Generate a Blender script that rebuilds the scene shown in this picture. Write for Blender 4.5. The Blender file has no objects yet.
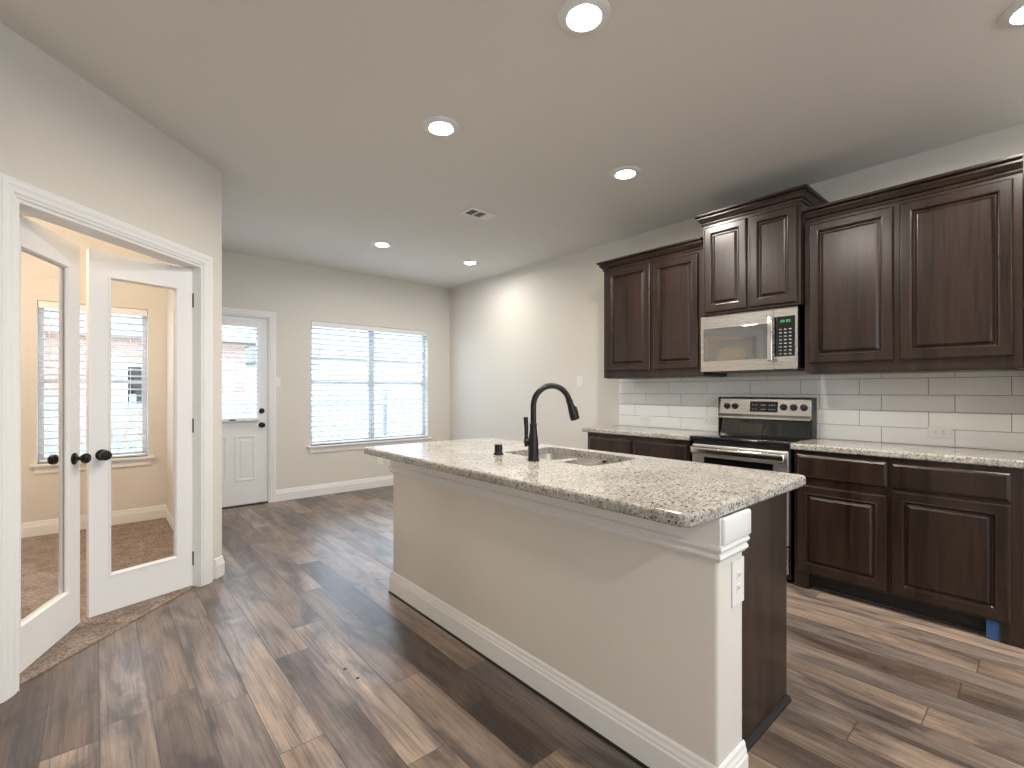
import bpy, bmesh, math, random
from mathutils import Vector, Matrix
from mathutils.geometry import tessellate_polygon

C = bpy.context.scene.collection
S = bpy.context.scene
random.seed(7)

# ------------------------------------------------------------------ camera, sky, exposure
FPX, YAW, EYE = 476.77, math.radians(41.173), 1.2526
cam = bpy.data.cameras.new('camera')
cam.sensor_fit = 'HORIZONTAL'
cam.sensor_width = 36.0
cam.lens = FPX / 1024 * 36.0
cam.shift_y = 6.75 / 1024
cam.clip_start = 0.05
cam_o = bpy.data.objects.new('camera', cam)
C.objects.link(cam_o)
cam_o.location = (0, 0, EYE)
cam_o.rotation_euler = (math.pi / 2, 0, -YAW)
S.camera = cam_o

wd = bpy.data.worlds.new('sky')
S.world = wd
wd.use_nodes = True
SKY = 6.0
bg = wd.node_tree.nodes['Background']
bg.inputs[0].default_value = (0.66, 0.82, 1.0, 1)
bg.inputs[1].default_value = SKY

S.view_settings.view_transform = 'Standard'
S.view_settings.look = 'None'
S.view_settings.gamma = 1.0
S.view_settings.use_curve_mapping = False
S.view_settings.exposure = 0.55
S.cycles.max_bounces = 10
S.cycles.diffuse_bounces = 6
S.cycles.glossy_bounces = 5
S.cycles.transparent_max_bounces = 12
S.cycles.sample_clamp_indirect = 8.0
S.cycles.caustics_reflective = False
S.cycles.caustics_refractive = False

LAMP_W = 17.0          # each recessed can
LAMP_COL = (1.0, 0.93, 0.84)
NOOK_W = 7.0           # the two cans in the breakfast nook
STUDY_W = 56.0

H = 2.74               # ceiling height
XR = 3.887             # cabinet wall
YB = 5.817             # wall with the back door and window
YREAR = -4.5
XL = -1.3
DD = 3.095              # the angled wall lies on Y = X + DD
DC = 3.142              # edge of the carpet under the double doors
YS = 5.782             # study window wall
XHALL = 0.650           # short wall between study and nook


def portal(loc, rot, sx, sy):
    l = bpy.data.lights.new('sky_portal', 'AREA')
    l.shape = 'RECTANGLE'
    l.size, l.size_y = sx, sy
    l.cycles.is_portal = True
    o = bpy.data.objects.new('sky_portal', l)
    o.location, o.rotation_euler = loc, rot
    C.objects.link(o)


# ------------------------------------------------------------------ mesh helpers
def wloc(p):
    v = Vector((0, 0, 0))
    while p is not None:
        v += Vector(p.location)
        p = p.parent
    return v


class MB:
    def __init__(s):
        s.bm = bmesh.new()

    def _merge(s, b, mat=None):
        me = bpy.data.meshes.new('tmp')
        b.to_mesh(me)
        b.free()
        if mat is not None:
            me.transform(mat)
        s.bm.from_mesh(me)
        bpy.data.meshes.remove(me)

    def box(s, x0, y0, z0, x1, y1, z1, bev=0.0, seg=2, mat=None):
        b = bmesh.new()
        xs, ys, zs = sorted((x0, x1)), sorted((y0, y1)), sorted((z0, z1))
        v = [b.verts.new((x, y, z)) for x in xs for y in ys for z in zs]
        for f in ((0, 1, 3, 2), (4, 6, 7, 5), (0, 4, 5, 1), (2, 3, 7, 6), (0, 2, 6, 4), (1, 5, 7, 3)):
            b.faces.new([v[i] for i in f])
        if bev > 0:
            bmesh.ops.bevel(b, geom=list(b.edges), offset=bev, segments=seg, affect='EDGES', profile=0.5)
        bmesh.ops.recalc_face_normals(b, faces=b.faces)
        s._merge(b, mat)
        return s

    def rings(s, rings, cap0=True, cap1=True, closed=True, loop=False):
        """rings: list of equal-length point lists, skinned in order"""
        b = bmesh.new()
        R = [[b.verts.new(p) for p in r] for r in rings]
        n = len(R[0])
        m = len(R)
        for i in range(m if loop else m - 1):
            A, B = R[i], R[(i + 1) % m]
            for k in range(n if closed else n - 1):
                q = [A[k], A[(k + 1) % n], B[(k + 1) % n], B[k]]
                try:
                    b.faces.new(q)
                except ValueError:
                    pass
        if not loop and closed:
            if cap0:
                b.faces.new(R[0][::-1])
            if cap1:
                b.faces.new(R[-1])
        bmesh.ops.recalc_face_normals(b, faces=b.faces)
        s._merge(b)
        return s

    def lathe(s, prof, loc, axis=(0, 0, 1), n=24):
        """prof: list of (radius, height along axis)"""
        a = Vector(axis).normalized()
        q = Vector((0, 0, 1)).rotation_difference(a)
        R = []
        for r, h in prof:
            r = max(r, 1e-4)
            R.append([Vector(loc) + q @ Vector((r * math.cos(2 * math.pi * k / n), r * math.sin(2 * math.pi * k / n), h)) for k in range(n)])
        return s.rings(R)

    def tube(s, pts, rad, n=12):
        pts = [Vector(p) for p in pts]
        if not isinstance(rad, (list, tuple)):
            rad = [rad] * len(pts)
        R = []
        up = None
        for i, p in enumerate(pts):
            t = (pts[min(i + 1, len(pts) - 1)] - pts[max(i - 1, 0)]).normalized()
            if up is None:
                up = t.orthogonal().normalized()
            up = (up - t * up.dot(t)).normalized()
            w = t.cross(up)
            R.append([p + rad[i] * (math.cos(2 * math.pi * k / n) * up + math.sin(2 * math.pi * k / n) * w) for k in range(n)])
        return s.rings(R)

    def sweep(s, path, prof, mp, closed=False):
        """path: 2D polyline; prof: (offset along the left normal, height); mp(a,b,h) -> 3D"""
        P = [Vector(p) for p in path]
        n = len(P)
        offs = []
        for i in range(n):
            a = P[(i - 1) % n] if (closed or i > 0) else None
            c = P[(i + 1) % n] if (closed or i < n - 1) else None
            ns = []
            for u, v in ((a, P[i]), (P[i], c)):
                if u is not None and v is not None:
                    d = (v - u).normalized()
                    ns.append(Vector((-d.y, d.x)))
            if len(ns) == 2:
                m = (ns[0] + ns[1]).normalized()
                offs.append(m / max(0.2, m.dot(ns[0])))
            else:
                offs.append(ns[0])
        R = [[mp(P[i].x + offs[i].x * o, P[i].y + offs[i].y * o, h) for o, h in prof] for i in range(n)]
        return s.rings(R, loop=closed)

    def poly(s, outer, holes, z0, z1, mp=lambda x, y, z: (x, y, z)):
        """a flat plate with holes between heights z0 and z1"""
        loops = [outer] + holes
        flat = [p for l in loops for p in l]
        tris = tessellate_polygon([[Vector((p[0], p[1], 0)) for p in l] for l in loops])
        b = bmesh.new()
        lo = [b.verts.new(mp(p[0], p[1], z0)) for p in flat]
        hi = [b.verts.new(mp(p[0], p[1], z1)) for p in flat]
        for t in tris:
            for L in (lo, hi):
                try:
                    b.faces.new([L[i] for i in t])
                except ValueError:
                    pass
        k = 0
        for l in loops:
            m = len(l)
            for i in range(m):
                j = (i + 1) % m
                b.faces.new([lo[k + i], lo[k + j], hi[k + j], hi[k + i]])
            k += m
        bmesh.ops.recalc_face_normals(b, faces=b.faces)
        s._merge(b)
        return s

    def build(s, name, mat, parent=None, local=False, smooth=False, **props):
        me = bpy.data.meshes.new(name)
        if parent is not None and not local:
            s.bm.transform(Matrix.Translation(-wloc(parent)))
        s.bm.to_mesh(me)
        s.bm.free()
        me.materials.append(mat)
        if smooth:
            me.polygons.foreach_set('use_smooth', [True] * len(me.polygons))
            try:
                me.set_sharp_from_angle(angle=math.radians(35))
            except Exception:
                pass
        o = bpy.data.objects.new(name, me)
        C.objects.link(o)
        if parent is not None:
            o.parent = parent
        for k, v in props.items():
            o[k] = v
        return o


def tag(o, label, cat, group=None):
    o['label'] = label
    o['category'] = cat
    if group:
        o['group'] = group
    return o


def thing(name, label, cat, loc=(0, 0, 0), rz=0.0, group=None):
    o = bpy.data.objects.new(name, None)
    C.objects.link(o)
    o.empty_display_size = 0.05
    o.location = loc
    o.rotation_euler = (0, 0, rz)
    return tag(o, label, cat, group)


def struct(name, mb, mat, parent=None, smooth=False, label=None):
    o = mb.build(name, mat, parent, smooth=smooth)
    if parent is None:
        o['kind'] = 'structure'
    if label:
        o['label'] = label
    return o


def sroot(name, loc=(0, 0, 0), rz=0.0, label=None):
    o = bpy.data.objects.new(name, None)
    C.objects.link(o)
    o.empty_display_size = 0.05
    o.location = loc
    o.rotation_euler = (0, 0, rz)
    o['kind'] = 'structure'
    if label:
        o['label'] = label
    return o


def rrect(x0, y0, x1, y1, r, n=5):
    pts = []
    for cx, cy, a in ((x1 - r, y1 - r, 0), (x0 + r, y1 - r, 90), (x0 + r, y0 + r, 180), (x1 - r, y0 + r, 270)):
        for k in range(n + 1):
            t = math.radians(a + 90 * k / n)
            pts.append((cx + r * math.cos(t), cy + r * math.sin(t)))
    return pts


def round_poly(pts, r, n=4):
    out = []
    m = len(pts)
    for i in range(m):
        p, a, b = Vector(pts[i]), Vector(pts[i - 1]), Vector(pts[(i + 1) % m])
        da, db = (a - p), (b - p)
        rr = min(r, da.length * .45, db.length * .45)
        s0, s1 = p + da.normalized() * rr, p + db.normalized() * rr
        for k in range(n + 1):
            t = k / n
            q = (1 - t) ** 2 * s0 + 2 * t * (1 - t) * p + t * t * s1
            out.append((q.x, q.y))
    return out


# ------------------------------------------------------------------ materials
class NT:
    def __init__(s, name):
        s.m = bpy.data.materials.new(name)
        s.m.use_nodes = True
        s.t = s.m.node_tree
        s.b = s.t.nodes['Principled BSDF']
        s.out = s.t.nodes['Material Output']

    def n(s, typ, **kw):
        nd = s.t.nodes.new(typ)
        for k, v in kw.items():
            if k.startswith('i_'):
                key = k[2:]
                nd.inputs[int(key) if key.isdigit() else key.replace('_', ' ')].default_value = v
            else:
                setattr(nd, k, v)
        return nd

    def l(s, a, b):
        s.t.links.new(a, b)

    def math(s, op, a, b=None, c=None):
        nd = s.n('ShaderNodeMath', operation=op)
        for i, v in enumerate((a, b, c)):
            if v is None:
                continue
            if isinstance(v, (int, float)):
                nd.inputs[i].default_value = v
            else:
                s.l(v, nd.inputs[i])
        return nd.outputs[0]

    def ramp(s, fac, stops):
        r = s.n('ShaderNodeValToRGB')
        e = r.color_ramp.elements
        while len(e) < len(stops):
            e.new(0.5)
        for i, (p, c) in enumerate(stops):
            e[i].position = p
            e[i].color = (*c, 1)
        s.l(fac, r.inputs[0])
        return r.outputs[0]

    def mix(s, fac, a, b, mode='MIX'):
        m = s.n('ShaderNodeMix', data_type='RGBA', blend_type=mode)
        for i, v in ((0, fac), (6, a), (7, b)):
            if isinstance(v, (int, float)):
                m.inputs[i].default_value = v
            elif isinstance(v, tuple):
                m.inputs[i].default_value = (*v, 1)
            else:
                s.l(v, m.inputs[i])
        return m.outputs[2]

    def bump(s, h, strength, dist):
        b = s.n('ShaderNodeBump', i_Strength=strength, i_Distance=dist)
        s.l(h, b.inputs['Height'])
        s.l(b.outputs[0], s.b.inputs['Normal'])


def pbr(name, col, rough=0.5, metal=0.0, spec=0.5, coat=0.0):
    k = NT(name)
    k.b.inputs['Base Color'].default_value = (*col, 1)
    k.b.inputs['Roughness'].default_value = rough
    k.b.inputs['Metallic'].default_value = metal
    k.b.inputs['Specular IOR Level'].default_value = spec
    k.b.inputs['Coat Weight'].default_value = coat
    return k


def m_paint(name, col, rough=0.75, bump=0.25, scale=160):
    k = pbr(name, col, rough, spec=0.3)
    tc = k.n('ShaderNodeTexCoord')
    nz = k.n('ShaderNodeTexNoise', i_Scale=scale, i_Detail=2.0)
    k.l(tc.outputs['Object'], nz.inputs['Vector'])
    k.bump(nz.outputs[0], bump, 0.002)
    return k.m


def m_floor():
    k = NT('wood_plank_floor')
    tc = k.n('ShaderNodeTexCoord')
    sp = k.n('ShaderNodeSeparateXYZ')
    k.l(tc.outputs['Object'], sp.inputs[0])
    W, LN = 0.1545, 1.22
    u = k.math('DIVIDE', k.math('SUBTRACT', sp.outputs[0], 0.012), W)
    row = k.math('FLOOR', u)
    fu = k.math('SUBTRACT', u, row)
    wn = k.n('ShaderNodeTexWhiteNoise', noise_dimensions='1D')
    k.l(row, wn.inputs['W'])
    v = k.math('ADD', k.math('DIVIDE', sp.outputs[1], LN), k.math('MULTIPLY', wn.outputs[0], 7.0))
    col = k.math('FLOOR', v)
    fv = k.math('SUBTRACT', v, col)
    cb = k.n('ShaderNodeCombineXYZ')
    k.l(row, cb.inputs[0])
    k.l(col, cb.inputs[1])
    w2 = k.n('ShaderNodeTexWhiteNoise', noise_dimensions='3D')
    k.l(cb.outputs[0], w2.inputs['Vector'])
    pid = w2.outputs[0]
    # grain coordinates, shifted plank by plank
    gx = k.n('ShaderNodeCombineXYZ')
    k.l(sp.outputs[0], gx.inputs[0])
    k.l(sp.outputs[1], gx.inputs[1])
    k.l(k.math('MULTIPLY', pid, 37.0), gx.inputs[2])

    def noise(sx, sy, scale, det, rough=0.55, dist=0.0):
        mp = k.n('ShaderNodeMapping')
        mp.inputs['Scale'].default_value = (sx, sy, 1)
        k.l(gx.outputs[0], mp.inputs[0])
        nz = k.n('ShaderNodeTexNoise', i_Scale=scale, i_Detail=det, i_Roughness=rough, i_Distortion=dist)
        k.l(mp.outputs[0], nz.inputs['Vector'])
        return nz.outputs[0]
    fine = noise(120, 3.0, 1.0, 6.0, 0.65, 0.6)
    streak = noise(16, 0.9, 1.0, 4.0, 0.55, 1.2)
    blotch = noise(7.0, 2.0, 1.0, 4.0, 0.6, 0.8)
    base = k.ramp(pid, [(0.0, (0.084, 0.060, 0.048)), (0.22, (0.150, 0.116, 0.097)), (0.45, (0.240, 0.186, 0.150)),
                        (0.66, (0.122, 0.103, 0.097)), (0.83, (0.285, 0.228, 0.188)), (1.0, (0.185, 0.132, 0.101))])
    tone = k.ramp(streak, [(0.32, (0.66, 0.63, 0.62)), (0.50, (0.99, 0.99, 0.98)), (0.70, (1.17, 1.15, 1.12))])
    c1 = k.mix(0.85, base, tone, 'MULTIPLY')
    gt = k.ramp(fine, [(0.34, (0.50, 0.47, 0.46)), (0.50, (1.0, 1.0, 1.0)), (0.68, (1.25, 1.23, 1.20))])
    c2 = k.mix(0.9, c1, gt, 'MULTIPLY')
    bt = k.ramp(blotch, [(0.36, (0.42, 0.39, 0.41)), (0.48, (0.95, 0.93, 0.92)), (0.62, (1.45, 1.37, 1.27))])
    c3 = k.mix(0.85, c2, bt, 'MULTIPLY')
    # seams
    e1 = k.math('MINIMUM', fu, k.math('SUBTRACT', 1.0, fu))
    e2 = k.math('MULTIPLY', k.math('MINIMUM', fv, k.math('SUBTRACT', 1.0, fv)), LN / W)
    e = k.math('MINIMUM', e1, e2)
    seam = k.math('SMOOTHSTEP', 0.0, 0.018, e) if False else k.math('MINIMUM', k.math('DIVIDE', e, 0.020), 1.0)
    c4 = k.mix(seam, (0.045, 0.036, 0.032), c3)
    k.l(c4, k.b.inputs['Base Color'])
    rg = k.math('ADD', k.math('MULTIPLY', fine, 0.20), 0.26)
    k.l(rg, k.b.inputs['Roughness'])
    k.b.inputs['Specular IOR Level'].default_value = 0.65
    hh = k.math('ADD', k.math('MULTIPLY', fine, 0.25), seam)
    k.bump(hh, 0.25, 0.002)
    return k.m


def m_granite():
    k = NT('speckled_granite')
    tc = k.n('ShaderNodeTexCoord')

    def vor(scale):
        n = k.n('ShaderNodeTexVoronoi', i_Scale=scale)
        n.feature = 'F1'
        k.l(tc.outputs['Object'], n.inputs['Vector'])
        s = k.n('ShaderNodeSeparateColor')
        k.l(n.outputs['Color'], s.inputs[0])
        return s.outputs[0]

    def noise(scale, det=3.0):
        n = k.n('ShaderNodeTexNoise', i_Scale=scale, i_Detail=det)
        k.l(tc.outputs['Object'], n.inputs['Vector'])
        return n.outputs[0]
    a = k.ramp(vor(105), [(0.0, (0.17, 0.145, 0.115)), (0.14, (0.36, 0.325, 0.275)), (0.38, (0.52, 0.485, 0.43)), (0.70, (0.66, 0.63, 0.575)), (1.0, (0.42, 0.405, 0.375))])
    b = k.ramp(vor(230), [(0.0, (0.12, 0.10, 0.08)), (0.25, (0.40, 0.365, 0.31)), (0.6, (0.62, 0.59, 0.535)), (1.0, (0.78, 0.76, 0.71))])
    c = k.mix(0.5, a, b)
    dk = k.math('GREATER_THAN', k.math('ADD', vor(150), k.math('MULTIPLY', noise(24), 0.25)), 1.055)
    c = k.mix(k.math('MULTIPLY', dk, 0.9), c, (0.05, 0.038, 0.03))
    tn = k.math('GREATER_THAN', k.math('ADD', vor(80), k.math('MULTIPLY', noise(12), 0.4)), 1.12)
    c = k.mix(k.math('MULTIPLY', tn, 0.55), c, (0.30, 0.225, 0.16))
    big = k.ramp(noise(6.0), [(0.35, (0.66, 0.67, 0.68)), (0.65, (0.84, 0.85, 0.865))])
    c = k.mix(1.0, c, big, 'MULTIPLY')
    k.l(c, k.b.inputs['Base Color'])
    k.b.inputs['Roughness'].default_value = 0.13
    k.b.inputs['Specular IOR Level'].default_value = 0.55
    return k.m


def m_wood(name, dark, light, rough=0.28):
    k = NT(name)
    tc = k.n('ShaderNodeTexCoord')
    mp = k.n('ShaderNodeMapping')
    mp.inputs['Scale'].default_value = (14, 14, 1.1)
    k.l(tc.outputs['Object'], mp.inputs[0])
    n1 = k.n('ShaderNodeTexNoise', i_Scale=1.0, i_Detail=4.0, i_Distortion=0.8)
    k.l(mp.outputs[0], n1.inputs['Vector'])
    mp2 = k.n('ShaderNodeMapping')
    mp2.inputs['Scale'].default_value = (110, 110, 4)
    k.l(tc.outputs['Object'], mp2.inputs[0])
    n2 = k.n('ShaderNodeTexNoise', i_Scale=1.0, i_Detail=4.0)
    k.l(mp2.outputs[0], n2.inputs['Vector'])
    f = k.math('ADD', k.math('MULTIPLY', n1.outputs[0], 0.65), k.math('MULTIPLY', n2.outputs[0], 0.35))
    c = k.ramp(f, [(0.36, dark), (0.62, light)])
    k.l(c, k.b.inputs['Base Color'])
    k.b.inputs['Roughness'].default_value = rough
    k.b.inputs['Specular IOR Level'].default_value = 0.5
    k.bump(n2.outputs[0], 0.06, 0.001)
    return k.m


def m_steel(name, col=(0.62, 0.60, 0.57), rough=0.28, axis=1):
    k = pbr(name, col, rough, 1.0)
    tc = k.n('ShaderNodeTexCoord')
    mp = k.n('ShaderNodeMapping')
    s = [260, 260, 260]
    s[axis] = 3
    mp.inputs['Scale'].default_value = s
    k.l(tc.outputs['Object'], mp.inputs[0])
    nz = k.n('ShaderNodeTexNoise', i_Scale=1.0, i_Detail=2.0)
    k.l(mp.outputs[0], nz.inputs['Vector'])
    k.l(k.math('ADD', k.math('MULTIPLY', nz.outputs[0], 0.07), rough - 0.035), k.b.inputs['Roughness'])
    return k.m


def m_glass(name, tint=(1, 1, 1), refl=1.0):
    k = NT(name)
    k.t.nodes.remove(k.b)
    tr = k.n('ShaderNodeBsdfTransparent')
    tr.inputs[0].default_value = (*tint, 1)
    gl = k.n('ShaderNodeBsdfGlossy', i_Roughness=0.02)
    lw = k.n('ShaderNodeLayerWeight', i_Blend=0.5)
    mx = k.n('ShaderNodeMixShader')
    k.l(k.math('MULTIPLY_ADD', k.math('POWER', lw.outputs['Facing'], 5.0), 0.5 * refl, 0.035 * refl), mx.inputs[0])
    k.l(tr.outputs[0], mx.inputs[1])
    k.l(gl.outputs[0], mx.inputs[2])
    k.l(mx.outputs[0], k.out.inputs[0])
    return k.m


def m_emit(name, col, strength):
    k = NT(name)
    k.b.inputs['Base Color'].default_value = (*[min(1, c) for c in col], 1)
    k.b.inputs['Emission Color'].default_value = (*col, 1)
    k.b.inputs['Emission Strength'].default_value = strength
    return k.m


def m_slat():
    k = NT('blind_slat_vinyl')
    df = k.n('ShaderNodeBsdfDiffuse')
    df.inputs[0].default_value = (0.74, 0.76, 0.78, 1)
    tl = k.n('ShaderNodeBsdfTranslucent')
    tl.inputs[0].default_value = (0.85, 0.87, 0.90, 1)
    mx = k.n('ShaderNodeMixShader')
    mx.inputs[0].default_value = 0.06
    k.l(df.outputs[0], mx.inputs[1])
    k.l(tl.outputs[0], mx.inputs[2])
    k.l(mx.outputs[0], k.out.inputs[0])
    k.t.nodes.remove(k.b)
    return k.m


def m_carpet():
    k = pbr('beige_carpet', (0.5, 0.4, 0.33), 0.95, spec=0.1)
    tc = k.n('ShaderNodeTexCoord')
    nz = k.n('ShaderNodeTexNoise', i_Scale=85.0, i_Detail=5.0, i_Roughness=0.7)
    k.l(tc.outputs['Object'], nz.inputs['Vector'])
    n2 = k.n('ShaderNodeTexNoise', i_Scale=9.0, i_Detail=3.0)
    k.l(tc.outputs['Object'], n2.inputs['Vector'])
    f = k.math('ADD', k.math('MULTIPLY', nz.outputs[0], 0.75), k.math('MULTIPLY', n2.outputs[0], 0.25))
    k.l(k.ramp(f, [(0.34, (0.105, 0.078, 0.064)), (0.50, (0.29, 0.228, 0.192)), (0.64, (0.50, 0.41, 0.355))]), k.b.inputs['Base Color'])
    k.bump(nz.outputs[0], 0.9, 0.012)
    return k.m


def m_brickish():
    k = NT('house_brick')
    tc = k.n('ShaderNodeTexCoord')
    mp = k.n('ShaderNodeMapping')
    mp.inputs['Rotation'].default_value = (math.pi / 2, 0, 0)
    k.l(tc.outputs['Object'], mp.inputs[0])
    br = k.n('ShaderNodeTexBrick', i_Scale=4.0)
    br.inputs['Color1'].default_value = (0.42, 0.22, 0.17, 1)
    br.inputs['Color2'].default_value = (0.34, 0.17, 0.13, 1)
    br.inputs['Mortar'].default_value = (0.55, 0.5, 0.46, 1)
    k.l(mp.outputs[0], br.inputs['Vector'])
    k.l(br.outputs[0], k.b.inputs['Base Color'])
    k.b.inputs['Roughness'].default_value = 0.9
    return k.m


def m_grass():
    k = pbr('lawn_grass', (0.2, 0.3, 0.1), 0.95, spec=0.1)
    tc = k.n('ShaderNodeTexCoord')
    nz = k.n('ShaderNodeTexNoise', i_Scale=3.0, i_Detail=8.0)
    k.l(tc.outputs['Object'], nz.inputs['Vector'])
    k.l(k.ramp(nz.outputs[0], [(0.35, (0.16, 0.2, 0.09)), (0.65, (0.36, 0.38, 0.22))]), k.b.inputs['Base Color'])
    return k.m


WALL = m_paint('greige_wall_paint', (0.70, 0.668, 0.612))
CEIL = m_paint('ceiling_paint', (0.74, 0.715, 0.67), 0.85, 0.5, 90)
TRIM = m_paint('white_trim_paint', (0.80, 0.80, 0.79), 0.35, 0.03)
DOORW = m_paint('white_door_paint', (0.80, 0.80, 0.80), 0.38, 0.03)
FLOOR = m_floor()
CARPET = m_carpet()
GRAN = m_granite()
WOOD = m_wood('espresso_stained_wood', (0.0098, 0.0046, 0.0032), (0.035, 0.0198, 0.0140))
WOODK = pbr('dark_toe_kick', (0.008, 0.006, 0.005), 0.6).m
STEEL = m_steel('brushed_stainless', (0.56, 0.545, 0.52), 0.27)
OVENST = m_steel('light_brushed_stainless', (0.74, 0.72, 0.69), 0.36)
STEELV = m_steel('polished_stainless', (0.72, 0.71, 0.69), 0.16)
SINKST = m_steel('satin_sink_steel', (0.74, 0.72, 0.69), 0.36)
BLACKGL = pbr('black_glass', (0.006, 0.007, 0.008), 0.05, spec=0.6).m
MWGL = pbr('reflective_dark_glass', (0.012, 0.013, 0.014), 0.06, spec=1.0, coat=1.0).m
MWGL.node_tree.nodes['Principled BSDF'].inputs['IOR'].default_value = 2.0
BLACKPL = pbr('black_plastic', (0.012, 0.012, 0.013), 0.35).m
BRONZE = pbr('oil_rubbed_bronze', (0.016, 0.014, 0.014), 0.32, 0.55).m
DARKMETAL = pbr('dark_hinge_metal', (0.05, 0.045, 0.04), 0.4, 0.8).m
PLATE = pbr('white_plastic_plate', (0.80, 0.80, 0.78), 0.35).m
SLOT = pbr('dark_slot', (0.03, 0.03, 0.03), 0.6).m
TILE = pbr('glazed_white_tile', (0.87, 0.87, 0.855), 0.16, spec=0.5).m
GROUT = pbr('grey_grout', (0.30, 0.30, 0.29), 0.9).m
GLASS = m_glass('clear_pane')
SLAT = m_slat()
BLINDW = pbr('white_blind_rail', (0.82, 0.82, 0.82), 0.45).m
LENS = m_emit('lamp_lens', (1.0, 0.94, 0.86), 40.0)
TRIMRING = pbr('white_lamp_trim', (0.78, 0.78, 0.77), 0.4).m
DISP = pbr('black_display', (0.01, 0.011, 0.012), 0.12).m
MARK = pbr('white_printed_marks', (0.32, 0.34, 0.34), 0.5).m
GREEN = m_emit('green_led', (0.10, 0.45, 0.16), 0.35)
BLUE = pbr('blue_painters_tape', (0.03, 0.09, 0.24), 0.6).m
FENCE = pbr('pale_fence_wood', (0.30, 0.31, 0.33), 0.9).m
SIDING = pbr('pale_siding', (0.62, 0.60, 0.58), 0.8).m
ROOFM = pbr('grey_shingles', (0.22, 0.21, 0.21), 0.9).m
BRICK = m_brickish()
GRASS = m_grass()
FRAMEW = pbr('window_vinyl', (0.55, 0.57, 0.60), 0.5).m

R2 = math.sqrt(0.5)


def dg(u, n, z):
    """point on the angled wall: u along it from X=0, n out towards the kitchen"""
    return (u * R2 + n * R2, DD + u * R2 - n * R2, z)


# ------------------------------------------------------------------ floor, ceiling, walls
b = MB()
b.poly([(XL, YREAR), (XR, YREAR), (XR, YB), (XHALL, YB), (XHALL, XHALL + DC), (XL, XL + DC)], [], -0.08, 0.0)
struct('floor', b, FLOOR)
b = MB()
b.poly([(-2.4, 1.842), (XL, XL + DC), (XHALL, XHALL + DC), (0.56, 3.85), (0.56, YS), (-2.4, YS)], [], -0.08, 0.006)
struct('floor_study', b, CARPET, label='beige carpet of the study seen past the french doors')
b = MB()
b.poly([(-2.6, YREAR - .15), (XR + .15, YREAR - .15), (XR + .15, YB + .15), (-2.6, YB + .15)], [], H, H + 0.12)
struct('ceiling', b, CEIL)

# back wall: openings for the back door and the window
DX0, DX1, DZ = 0.735, 1.462, 2.062
WX0, WX1, WZ0, WZ1 = 1.925, 3.52, 0.600, 2.085
b = MB()
b.poly([(XHALL - .12, 0), (DX0, 0), (DX0, DZ), (DX1, DZ), (DX1, 0), (XR + .12, 0), (XR + .12, H), (XHALL - .12, H)],
       [[(WX0, WZ0), (WX1, WZ0), (WX1, WZ1), (WX0, WZ1)]], YB, YB + .14, lambda x, z, y: (x, y, z))
struct('wall_back', b, WALL)
b = MB().box(XR, YREAR, 0, XR + .12, YB, H)
struct('wall_right', b, WALL)
b = MB().box(XHALL - .12, XHALL + DD, 0, XHALL, YB, H)
struct('wall_hall', b, WALL)
# angled wall with the double-door opening
U0, U1 = -0.2505 / R2, 0.520 / R2
UA, UB = XL / R2, XHALL / R2
OZ = 2.055
b = MB()
b.poly([(UA, 0), (U0, 0), (U0, OZ), (U1, OZ), (U1, 0), (UB, 0), (UB, H), (UA, H)], [], -0.115, 0.0, lambda u, z, n: dg(u, n, z))
struct('wall_left', b, WALL)
b = MB().box(XL - .12, YREAR, 0, XL, XL + DD, H)
struct('wall_left_rear', b, WALL)
# rear wall with two unseen windows added behind the camera for sky fill
RW = [(-0.9, 0.65), (2.2, 3.2)]
b = MB()
b.poly([(XL - .12, 0), (XR + .12, 0), (XR + .12, H), (XL - .12, H)],
       [[(x0, .35), (x1, .35), (x1, 2.3), (x0, 2.3)] for x0, x1 in RW], YREAR - .14, YREAR, lambda x, z, y: (x, y, z))
struct('wall_rear', b, WALL)
# study shell
SX0, SX1, SZ0, SZ1 = -0.376, 0.385, 0.622, 2.035
b = MB()
b.poly([(-2.52, 0), (0.54, 0), (0.54, H), (-2.52, H)], [[(SX0, SZ0), (SX1, SZ0), (SX1, SZ1), (SX0, SZ1)]],
       YS, YS + .16, lambda x, z, y: (x, y, z))
struct('wall_study_back', b, WALL)
struct('wall_study_left', MB().box(-2.52, 1.842, 0, -2.4, YS, H), WALL)
struct('wall_study_front', MB().box(-2.52, 1.72, 0, -1.3, 1.842, H), WALL)
# stub wall at the end of the cabinet run
struct('wall_alcove', MB().box(3.39, 0.02, 0, XR, 0.098, 2.36), WALL)

# baseboards
BBP = [(0, 0), (0.016, 0), (0.016, 0.088), (0.012, 0.094), (0.012, 0.102), (0.008, 0.112), (0.007, 0.124), (0.003, 0.130), (0, 0.131)]


def bb(name, path):
    b = MB()
    b.sweep(path, BBP, lambda x, y, h: (x, y, h))
    return struct(name, b, TRIM)


bb('baseboard_back', [(XR, YB), (1.535, YB)])
bb('baseboard_right', [(XR, 2.86), (XR, YB)])
bb('baseboard_left', [(XHALL, YB - .01), (XHALL, XHALL + DD), (0.598, 0.598 + DD)])
bb('baseboard_left_rear', [(-0.33, -0.33 + DD), (XL, XL + DD), (XL, YREAR)])
bb('baseboard_study', [(0.54, YS), (-2.4, YS)])
bb('baseboard_study_right', [(0.54, 3.80), (0.54, YS)])
b = MB().box(3.375, 0.016, 0, 3.392, 0.102, .12, .003)
struct('baseboard_alcove', b, TRIM)


# ------------------------------------------------------------------ casings
CAS = [(0, 0), (0, .009), (.012, .012), (.018, .016), (.034, .017), (.046, .021), (.060, .021), (.066, .018), (.072, .017), (.072, 0)]


def casing(path, mp):
    b = MB()
    b.sweep(path, CAS, mp)
    return b


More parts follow.
